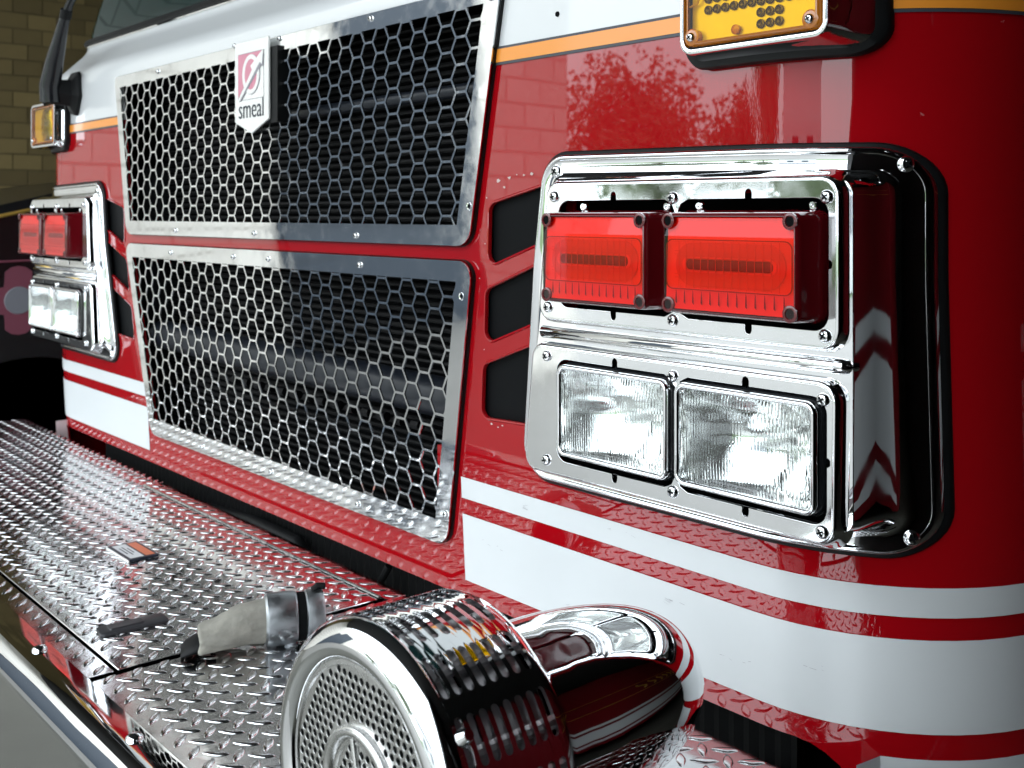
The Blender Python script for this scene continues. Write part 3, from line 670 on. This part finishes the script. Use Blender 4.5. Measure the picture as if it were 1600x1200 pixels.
# ------------------------------------------------------------------ amber turn signals
def turn_signal(s):
    global MX
    MX = s; x0, x1, z0, z1 = .972, 1.150, 1.462, 1.570; YO = .026
    lp = dense(rpoly([(x0, z0), (x1, z0), (x1, z1), (x0, z1)], .016, 8), .012); f = lambda d, y: [(x, y + YO, z) for x, z in offs(lp, d)]
    def base(d, h):
        out = []
        for x, z in offs(lp, d):
            xx = x + (max(0, (x - 1.12)) * .15 if d < 0 else 0); out.append((xx, yf(xx, z) - h, z))
        return out
    k = MB(); k.loft([base(-.012, -.001), base(-.013, .008), base(-.011, .012), base(-.002, .013)]); g = None
    h = MB(); h.loft([base(-.006, .010), base(-.003, .015), f(-.001, -.046), f(0, -.050), f(0, -.056), f(.001, -.0595), f(.0035, -.0605), f(.0058, -.0595), f(.0065, -.054), f(.0075, -.050)])
    h = h.out('turn_signal', 'chrome', T, 50); k.out('rubber_base', 'black', h)
    k = MB(); k.loft([f(.0068, -.050), f(.0072, -.052)], False, True); k.out('lamp_back', 'black', h)
    k = MB(); k.loft([f(.0085, -.0515), f(.0085, -.0565), f(.010, -.0600), f(.013, -.0610)]); k.out('lens_rim', 'amberedge', h, 50)
    k = MB(); k.loft([f(.013, -.0608)], False, True); k.raw('amber_lens', 'amberlens', h)
    k = MB(); k.loft([f(.0125, -.0530)], False, True); k.raw('reflector_plate', 'amberplate', h)
    k = MB(); random.seed(5)
    for j in range(7):
        for i in range(12):
            x = x0 + .034 + i * .0108; z = z0 + .022 + j * .0112
            if (j < 2 and not 6 <= i <= 9 - j + (1 if j else 0) - 1) or (j == 2 and i > 9 and False): continue
            if x > x1 - .022: continue
            k.lathe([(.0048, -.0533), (.0046, -.0552), (.0034, -.0558), (.0022, -.0545), (.0001, -.0540)], (x, YO, z), 'y', 12)
    if s > 0: k.out('diode_cups', 'ledcup', h)
    else:
        k = MB(); k.lathe([(.046, -.0532), (.044, -.0555), (.036, -.0580), (.022, -.0594), (.0001, -.0600)], ((x0 + x1) / 2 - .02, YO, (z0 + z1) / 2), 'y', 28); k.out('reflector_bowl', 'nickel', h)  # bright dome added on this side only, for the lens's curved glow
    k = MB(); k.lathe([(.0050, -.0533), (.005, -.0570), (.003, -.058), (.0001, -.058)], (x0 + .070, YO, z0 + .020), 'y', 14); k.out('centre_stud', 'amberedge', h)
    for x in (x0 + .017, x1 - .019):
        k = MB(); k.lathe([(.009, -.0535), (.009, -.0600), (.0075, -.0609), (.0001, -.0609)], (x, YO, z0 + .018), 'y', 18); k.out('screw_boss', 'amberedge', h)
        screw(h, MX * x, -.0610 + YO, z0 + .018, RIV)
    # clip wire on the inner side
    k = MB(); k.tube([(x0 + .012, -.057 + YO, z0 + .05), (x0 + .022, -.057 + YO, z0 + .052), (x0 + .030, -.057 + YO, z0 + .068), (x0 + .031, -.057 + YO, z0 + .09)], .0012, 6); k.out('lead_wire', 'gold', h)
    MX = 1
turn_signal(1); turn_signal(-1)

# ------------------------------------------------------------------ mirror arm on the far corner
b = MB(); lp = rpoly([(-.032, -.050), (.012, -.056), (.036, -.01), (.026, .05), (-.03, .05)], .014)
xm = -.915; ym_ = yf(xm); zm = 1.585
b.loft([[(xm + x, ym_ - .0005, zm + z) for x, z in lp], [(xm + x * .95, ym_ - .008, zm + z * .95) for x, z in lp], [(xm + x * .55 - .004, ym_ - .018, zm + z * .6) for x, z in lp], [(xm + x * .5 - .010, ym_ - .060, zm + z * .52) for x, z in lp]], True, True)
arm = b.out('mirror_bracket', 'black', T)
b = MB(); b.tube([(-.925, -.058, 1.560), (-.922, -.060, 1.600), (-.895, -.058, 1.655), (-.868, -.055, 1.705), (-.838, -.052, 1.755)], [.024, .024, .020, .015, .011], 14)
b.tube([(-.838, -.052, 1.755), (-.815, -.05, 1.778), (-.76, -.05, 1.802), (-.69, -.05, 1.82), (-.5, -.05, 1.85)], [.010, .0085, .008, .008, .007], 10); b.out('mirror_arm', 'blackp', arm)
b = MB(); b.tube([(-.842, -.052, 1.747), (-.832, -.052, 1.764)], .0135, 12); b.tube([(-.965, -.056, 1.563), (-.93, -.058, 1.566)], .008, 10); b.out('arm_clamp', 'black', arm)

# ------------------------------------------------------------------ bumper with tread plate deck
DZ = .752
b = MB(); prof = [(-.4475, .7535), (-.4485, .7555), (-.465, .7555), (-.479, .7552)] + [(-.479 - .026 * sin(a), .7230 + .0320 * cos(a)) for a in [i * pi / 36 for i in range(1, 19)]] + [(-.506, .60), (-.506, .47), (-.490, .45), (-.44, .45)]
b.add([(x, y, z) for x in (-1.36, 1.36) for y, z in prof], [(k, k + 1, len(prof) + k + 1, len(prof) + k) for k in range(len(prof) - 1)])
bumper = b.out('bumper', 'chromew', T, 50)
def bolt_mesh():
    b = MB(); b.lathe([(.0095, 0), (.0092, .002), (.0078, .0038), (.0042, .0052), (.0001, .0056)], (0, 0, 0), 'z', 18); o = b.out('bolt', 'chrome'); me = o.data; bpy.data.objects.remove(o); return me
BOLT = bolt_mesh()
for x in (-1.217, -.91, -.607, -.303, 0, .303, .607, .91, 1.21):
    o = link('bolt', BOLT, bumper); o.location = (x, -.4645, .7553)
def lug_mesh(x0, x1, y0, y1):
    """raised lugs: two square lattices, offset by half a pitch, turned +45 and -45 degrees"""
    V = []; F = []; p = .0331; n = 14; ox, oy = .487, -.312
    for i in range(int((x0 - ox) / p) - 2, int((x1 - ox) / p) + 3):
        for j in range(int((y0 - oy) / p) - 2, int((y1 - oy) / p) + 3):
            for kind in (0, 1):
                cx = ox + (i + .5 * kind) * p; cy = oy + (j + .5 * kind) * p
                if not (x0 + .004 < cx < x1 - .004 and y0 + .004 < cy < y1 - .004): continue
                a = (pi / 4 if kind == 0 else -pi / 4) + random.uniform(-.03, .03); ca, sa = cos(a), sin(a); Lh, Wh = .0150, .0054; base = len(V)
                h = .0017 * random.uniform(.9, 1.05)
                for rr, hh in ((1, 0), (.84, h * .8), (.55, h)):
                    for k in range(n):
                        t = 2 * pi * k / n; u = Lh * rr * cos(t); v = Wh * rr * sin(t) * (1 - .45 * abs(cos(t)) ** 1.5); x = cx + u * ca - v * sa; y = cy + u * sa + v * ca
                        V.append((min(max(x, x0 + .001), x1 - .001), min(max(y, y0 + .001), y1 - .001), DZ + hh - .0001))
                for r in (0, 1):
                    for k in range(n): F.append((base + r * n + k, base + r * n + (k + 1) % n, base + (r + 1) * n + (k + 1) % n, base + (r + 1) * n + k))
                F.append(tuple(base + 2 * n + k for k in range(n)))
    return V, F
def deck(name, x0, x1, y0, y1, th=.004, hole=None, outline=None):
    b = MB(); lp = outline or rpoly([(x0, y0), (x1, y0), (x1, y1), (x0, y1)], .004, 3)
    b.loft([[(x, y, DZ - th) for x, y in lp], [(x, y, DZ - .0006) for x, y in lp], [(x, y, DZ) for x, y in offs(lp, .0008)]], False, True)
    o = b.out(name, 'alu', T, 30); V, F = lug_mesh(x0, x1, y0, y1); l = mk('tread_lugs', V, F, 'lug', o, 50); l['kind'] = 'stuff'
    return o
deck('deck_plate', -1.34, -.434, -.447, .010)
deck('deck_plate', -.433, .4195, -.447, -.4145)
deck('deck_plate', -.433, .4305, -.0305, .004)
deck('deck_plate', .4310, 1.34, -.447, .0)
lid = deck('deck_lid', -.4295, .4195, -.4095, -.0385, th=.012)
b = MB(); b.box(-1.33, 1.33, -.445, .0, .70, .735); b.out('deck_underside', 'dark', T)
b = MB()
for k in range(46): b.tube([(-.428 + k * .0184, -.0345, DZ + .0012), (-.428 + k * .0184 + .0172, -.0345, DZ + .0012)], .0030, 10)
b.out('hinge', 'nickel', lid)
b = MB(); lp = rpoly([(.276, -.386), (.309, -.390), (.313, -.300), (.281, -.297)], .006)
b.loft([[(x, y, DZ + .0005) for x, y in lp], [(x, y, DZ + .004) for x, y in lp], [(x, y, DZ + .0052) for x, y in offs(lp, .002)]], False, True)
lp2 = rpoly([(.284, -.375), (.303, -.377), (.304, -.330), (.286, -.329)], .004)
b.loft([[(x, y, DZ + .0050) for x, y in lp2], [(x, y, DZ + .0070) for x, y in offs(lp2, .001)]], False, True)
b.out('latch', 'latch', lid)
# warning placard
b = MB(); b.box(-.060, .030, -.2455, -.1965, DZ + .0012, DZ + .0045); pl = b.out('warning_placard', 'ink', lid)
def flat(name, x0, x1, y0, y1, z, m, par): return mk(name, [(x0, y0, z), (x1, y0, z), (x1, y1, z), (x0, y1, z)], [(0, 1, 2, 3)], m, par)
flat('text_field', -.055, .025, -.2405, -.2185, DZ + .0048, 'labw', pl); flat('orange_band', -.055, .025, -.2155, -.2005, DZ + .0048, 'labo', pl)
b = MB()
for k, (x0, x1) in enumerate(((-.035, .0), (-.04, .008), (-.03, -.002))): b.box(x0, x1, -.236 + k * .0055, -.2345 + k * .0055, DZ + .0049, DZ + .0052)
b.out('print_lines', 'ink', pl)
b = MB(); b.box(-.062, .032, -.2470, -.2452, DZ + .0005, DZ + .0040); b.out('placard_edge', 'badge', pl)

# ------------------------------------------------------------------ siren
SX, SZ = 1.043, .8755; c0 = (SX, 0, SZ)
b = MB(); b.lathe([(.1215, -.364), (.1228, -.368), (.1228, -.371)], c0, 'y', 96)
b.lathe([(.1228, -.4570), (.1232, -.4590), (.1222, -.4625), (.1195, -.4675), (.115, -.472), (.1095, -.4755), (.104, -.4765), (.0985, -.4755), (.095, -.4725), (.0935, -.469), (.0935, -.462)], c0, 'y', 96)
siren = b.out('siren', 'chrome', T, 60)
# slotted drum
V = []; F = []; ng, ns = 16, 8; y_a, y_b = -.4570, -.371; pv = (y_b - y_a) / ns; gu_ = 2 * pi / ng; rD = .1228
b = MB()
for g in range(ng):
    u0 = g * gu_; u1 = u0 + gu_
    for s_ in range(ns):
        v0 = y_a + s_ * pv; v1 = v0 + pv; vc = (v0 + v1) / 2; hw = .0033; ua = u0 + .055; ub = u1 - .055; er = hw / rD
        inner = []; outer = []
        m = 10
        for k in range(m + 1): t = k / m; inner.append((ua + er + (ub - ua - 2 * er) * t, vc - hw)); outer.append((u0 + (u1 - u0) * t, v0))
        for k in range(1, 6): a = -pi / 2 + pi * k / 6; inner.append((ub - er + er * cos(a), vc + hw * sin(a))); outer.append((u1, v0 + (v1 - v0) * k / 6))
        for k in range(m + 1): t = 1 - k / m; inner.append((ua + er + (ub - ua - 2 * er) * t, vc + hw)); outer.append((u0 + (u1 - u0) * t, v1))
        for k in range(1, 6): a = pi / 2 + pi * k / 6; inner.append((ua + er + er * cos(a), vc + hw * sin(a))); outer.append((u0, v1 - (v1 - v0) * k / 6))
        P3 = lambda l, r: [(SX + r * cos(u), v, SZ + r * sin(u)) for u, v in l]
        b.loft([P3(outer, rD), P3(inner, rD), P3(inner, rD - .0035)])
me_d = b.out('slotted_drum', 'chrome', siren, 40)
bm = bmesh.new(); bm.from_mesh(me_d.data); bmesh.ops.remove_doubles(bm, verts=bm.verts, dist=1e-5); bmesh.ops.recalc_face_normals(bm, faces=bm.faces); bm.to_mesh(me_d.data); bm.free(); smooth(me_d.data, 40)
b = MB(); b.lathe([(.0001, -.45), (.104, -.45), (.104, -.364), (.0001, -.364)], c0, 'y', 48)
for k in range(24):
    a = k * pi / 12; b.tube([(SX + .112 * cos(a), -.446, SZ + .112 * sin(a)), (SX + .112 * cos(a), -.366, SZ + .112 * sin(a))], .0050, 8)
b.out('rotor', 'rotor', siren)
# perforated front plate
hol = []; p = .0078
for i in range(-14, 15):
    for j in range(-16, 17):
        x = (i + (.5 if j % 2 else 0)) * p; z = j * p * .866; r = sqrt(x * x + z * z)
        if .0505 < r < .0875 or r < .0325 and r > .020: hol.append(ell(SX + x, SZ + z, .00285, .00285, 10)[::-1])
for k in range(6):
    a0 = k * pi / 3 + .12; a1 = a0 + pi / 3 - .24
    hol.append(([(SX + .0175 * cos(a0 + (a1 - a0) * t / 5), SZ + .0175 * sin(a0 + (a1 - a0) * t / 5)) for t in range(6)] + [(SX + .008 * cos(a1 - (a1 - a0) * t / 5), SZ + .008 * sin(a1 - (a1 - a0) * t / 5)) for t in range(6)])[::-1])
b = MB(); b.lathe([(.0001, -.4655), (.0940, -.4655)], c0, 'y', 48); b.out('dark_hole_backing', 'dark', siren)  # dark disc added so the face holes look dark
plate('perforated_face', ell(SX, SZ, .0945, .0945, 72), hol, -.4685, .0022, 'nickel', siren, .0003)
b = MB(); b.lathe([(.0480, -.4686), (.0475, -.4725), (.045, -.4745), (.0415, -.4745), (.039, -.4725), (.0375, -.4686)], c0, 'y', 72); b.lathe([(.0365, -.4686), (.036, -.470), (.034, -.4700), (.0335, -.4686)], c0, 'y', 48); b.lathe([(.019, -.4686), (.0185, -.472), (.013, -.472), (.0125, -.4686)], c0, 'y', 40)
for k in range(3):
    a = pi / 2 + .25 + k * 2 * pi / 3; b.tube([(SX + .018 * cos(a), -.4695, SZ + .018 * sin(a)), (SX + .039 * cos(a), -.4695, SZ + .039 * sin(a))], .003, 8)
b.out('face_ring', 'nickel', siren, 60)
b = MB(); b.lathe([(.0945, -.466), (.094, -.470), (.0905, -.4702), (.0895, -.4686)], c0, 'y', 72); b.out('face_rim', 'nickel', siren, 60)
# motor housing behind
b = MB(); pr_ = [(.108, -.360), (.104, -.356), (.090, -.352), (.0865, -.347), (.0850, -.330), (.0835, -.31)]
for t in [i / 14 for i in range(15)]:
    a = t * pi / 2; pr_.append((max(.0005, .083 * cos(a) ** .62 if t < 1 else .0005), -.30 + .178 * sin(a)))
b.lathe(pr_, c0, 'y', 72); b.out('motor_housing', 'chrome', siren, 60)
b = MB(); b.tube([(SX + .1225 * cos(.62), -.452, SZ + .1225 * sin(.62)), (SX + .130 * cos(.62), -.452, SZ + .130 * sin(.62))], [.007, .004], 12); b.out('clamp_screw', 'chrome', siren)
b = MB(); b.box(SX - .05, SX + .05, -.35, -.20, DZ + .001, SZ - .07); b.out('pedestal', 'chrome', siren)

# ------------------------------------------------------------------ fire hose end lying at the edge of the lid
H = empty('fire_hose', (.470, -.232, DZ), 'folded grey canvas hose end with dull metal coupling beside the siren', 'hose')
H.rotation_euler = (0, 0, -.40); n = 32; cR = .0325
def hoop(y, rx, rz, cz, wob=0., fold=0.):
    L = []
    for k in range(n):
        a = 2 * pi * k / n; w_ = 1 + wob * sin(5 * a + y * 90) ; f_ = 1 - fold * max(0, sin(-a)) ** 2 * (.6 + .4 * cos(2 * a))
        L.append((rx * cos(a) * w_, y, max(.003, cz + rz * sin(a) * (1 + wob * sin(3 * a + y * 60)) * f_)))
    return L
b = MB(); b.loft([hoop(-.074, .022, .009, .014, .05), hoop(-.090, .029, .0135, .0165, .10, .5), hoop(-.086, .0315, .0155, .018, .10, .6), hoop(-.072, .033, .0185, .0205, .09, .7), hoop(-.055, .0325, .0215, .0245, .08, .6), hoop(-.038, .0305, .0245, .0285, .06, .4), hoop(-.02, .0285, .027, .0315, .03, .1), hoop(-.005, .0275, .0272, .0325, .01), hoop(.02, .027, .027, .0325)])
jk = b.out('canvas_jacket', 'canvas', H, 60)
bm = bmesh.new(); bm.from_mesh(jk.data); bmesh.ops.subdivide_edges(bm, edges=bm.edges[:], cuts=2, use_grid_fill=True, smooth=.6)
from mathutils import noise as _n
for v in bm.verts:
    if v.co.y < -.008:
        q = v.co * 60; k_ = .0032 * min(1, (-.008 - v.co.y) / .03)
        v.co += v.normal * k_ * (_n.noise(Vector((q.x * .9, q.y * .55, q.z * .9))) + .5 * _n.noise(Vector((q.x * 2, q.y * .9, q.z * 2))))
        v.co.z = max(v.co.z, .0025)
bm.to_mesh(jk.data); bm.free(); smooth(jk.data, 70)
b = MB(); b.lathe([(.0255, -.010), (.029, -.010), (.0318, -.0075), (.0325, -.003), (.0325, .026), (.0312, .029), (.0288, .030), (.0288, .040), (.0316, .042), (.0322, .046), (.0322, .060), (.0305, .063), (.026, .064), (.0245, .058), (.0245, .02)], (0, 0, cR), 'y', 48); b.out('coupling', 'galv', H, 30)
b = MB(); b.lathe([(.0297, .030), (.0297, .040)], (0, 0, cR), 'y', 48); b.out('coupling_groove', 'dark', H)
b = MB(); b.tube([(.0, .050, .064), (.0, .056, .069), (.0, .066, .068)], .0045, 8); b.out('coupling_lug', 'black', H)
b = MB(); b.loft([hoop(-.112, .020, .003, .005), hoop(-.104, .024, .007, .009), hoop(-.088, .025, .011, .014), hoop(-.07, .023, .011, .015)], True, True); b.out('hose_mouth', 'black', H)

# ------------------------------------------------------------------ black vehicle parked beyond
V_ = empty('parked_vehicle', (-2.1, .6, 0), 'black vehicle with gold pinstripe and maroon cross emblem behind the truck', 'vehicle')
side = [(-1.2, .45), (3.6, .45), (3.6, 2.1), (1.0, 2.1), (.35, 1.46), (-.2, 1.385), (-.75, 1.25), (-1.15, 1.05)]
b = MB(); lp = rpoly(side, .06, 4); b.loft([[(0 - .06, y, z) for y, z in offs(lp, .05)], [(-.02, y, z) for y, z in offs(lp, .015)], [(0, y, z) for y, z in lp], [(-1.85, y, z) for y, z in lp]][:0] or [[(-.0, y, z) for y, z in offs(lp, .03)], [(-.03, y, z) for y, z in lp], [(-1.85, y, z) for y, z in lp]], True, True)
b.out('body', 'carblack', V_)
b = MB(); b.tube([(.004, -1.05, 1.07), (.004, -.72, 1.215), (.004, -.45, 1.29), (.004, -.2, 1.345), (.004, .02, 1.375)], .0065, 6); b.tube([(.004, .045, 1.379), (.004, .16, 1.396)], .0065, 6); b.out('gold_pinstripe', 'gold', V_)
b = MB(); b.tube([(.004, -.9, 1.13), (.004, .3, 1.16)], .004, 6); b.out('lower_pinstripe', 'maroon', V_)
b = MB(); b.tube([(-.0, -.35, .42), (-.25, -.35, .42)], .40, 40); b.out('wheel', 'black', V_)
b = MB(); b.box(-.1, .06, .10, .42, 1.42, 1.72); b.out('side_mirror', 'black', V_)
ec = (-.385, 1.012)
def emb(r, x):
    out = []
    for k in range(4):
        a = k * pi / 2
        for da, rr in ((-.42, 1.), (-.2, 1.08), (0, 1.1), (.2, 1.08), (.42, 1.), (.62, .72), (pi / 4, .62), (pi / 2 - .62, .72)): out.append((x, ec[0] + r * rr * cos(a + da), ec[1] + r * rr * sin(a + da)))
    return out
e0 = MB(); e0.loft([emb(.104, .002), emb(.104, .006)], True, True); e0 = e0.out('cross_emblem', 'maroon', V_)
b = MB(); b.loft([[(.0062, ec[0] + .046 * cos(t * pi / 16), ec[1] + .046 * sin(t * pi / 16)) for t in range(32)], [(.008, ec[0] + .044 * cos(t * pi / 16), ec[1] + .044 * sin(t * pi / 16)) for t in range(32)]], True, True); b.out('emblem_centre', 'silver', e0)

# ------------------------------------------------------------------ neighbouring red engine on the right (reflected in the chrome)
N = empty('neighbouring_engine', (2.75, 1.95, 0), 'dark red engine parked alongside, seen only as reflections in chrome', 'fire truck')
b = MB(); lp = rpoly([(-1.0, .35), (7, .35), (7, 2.9), (-1.0, 2.9)], .12, 5)
b.loft([[(.03, y, z) for y, z in offs(lp, .03)], [(.0, y, z) for y, z in lp], [(2.4, y, z) for y, z in lp]], True, True); b.out('body', 'nred', N)
for z0, z1 in ((.45, .52), (.58, .86), (.93, 1.0)):
    b = MB(); b.box(.026, .028, -.9, 6.8, z0, z1); b.out('white_stripe', 'tape', N)
random.seed(9)
for k in range(9):
    b = MB(); y = .3 + k * .42; b.tube([(.024, y + .13 * math.sin(t * .9) , 1.55 + .035 * t) for t in range(7)], .028, 6); b.out('gold_scroll', 'gold', N)
b = MB(); b.box(.022, .028, -.85, 6.8, 1.46, 1.475); b.box(.022, .028, -.85, 6.8, 1.84, 1.855); b.out('gold_line', 'gold', N)
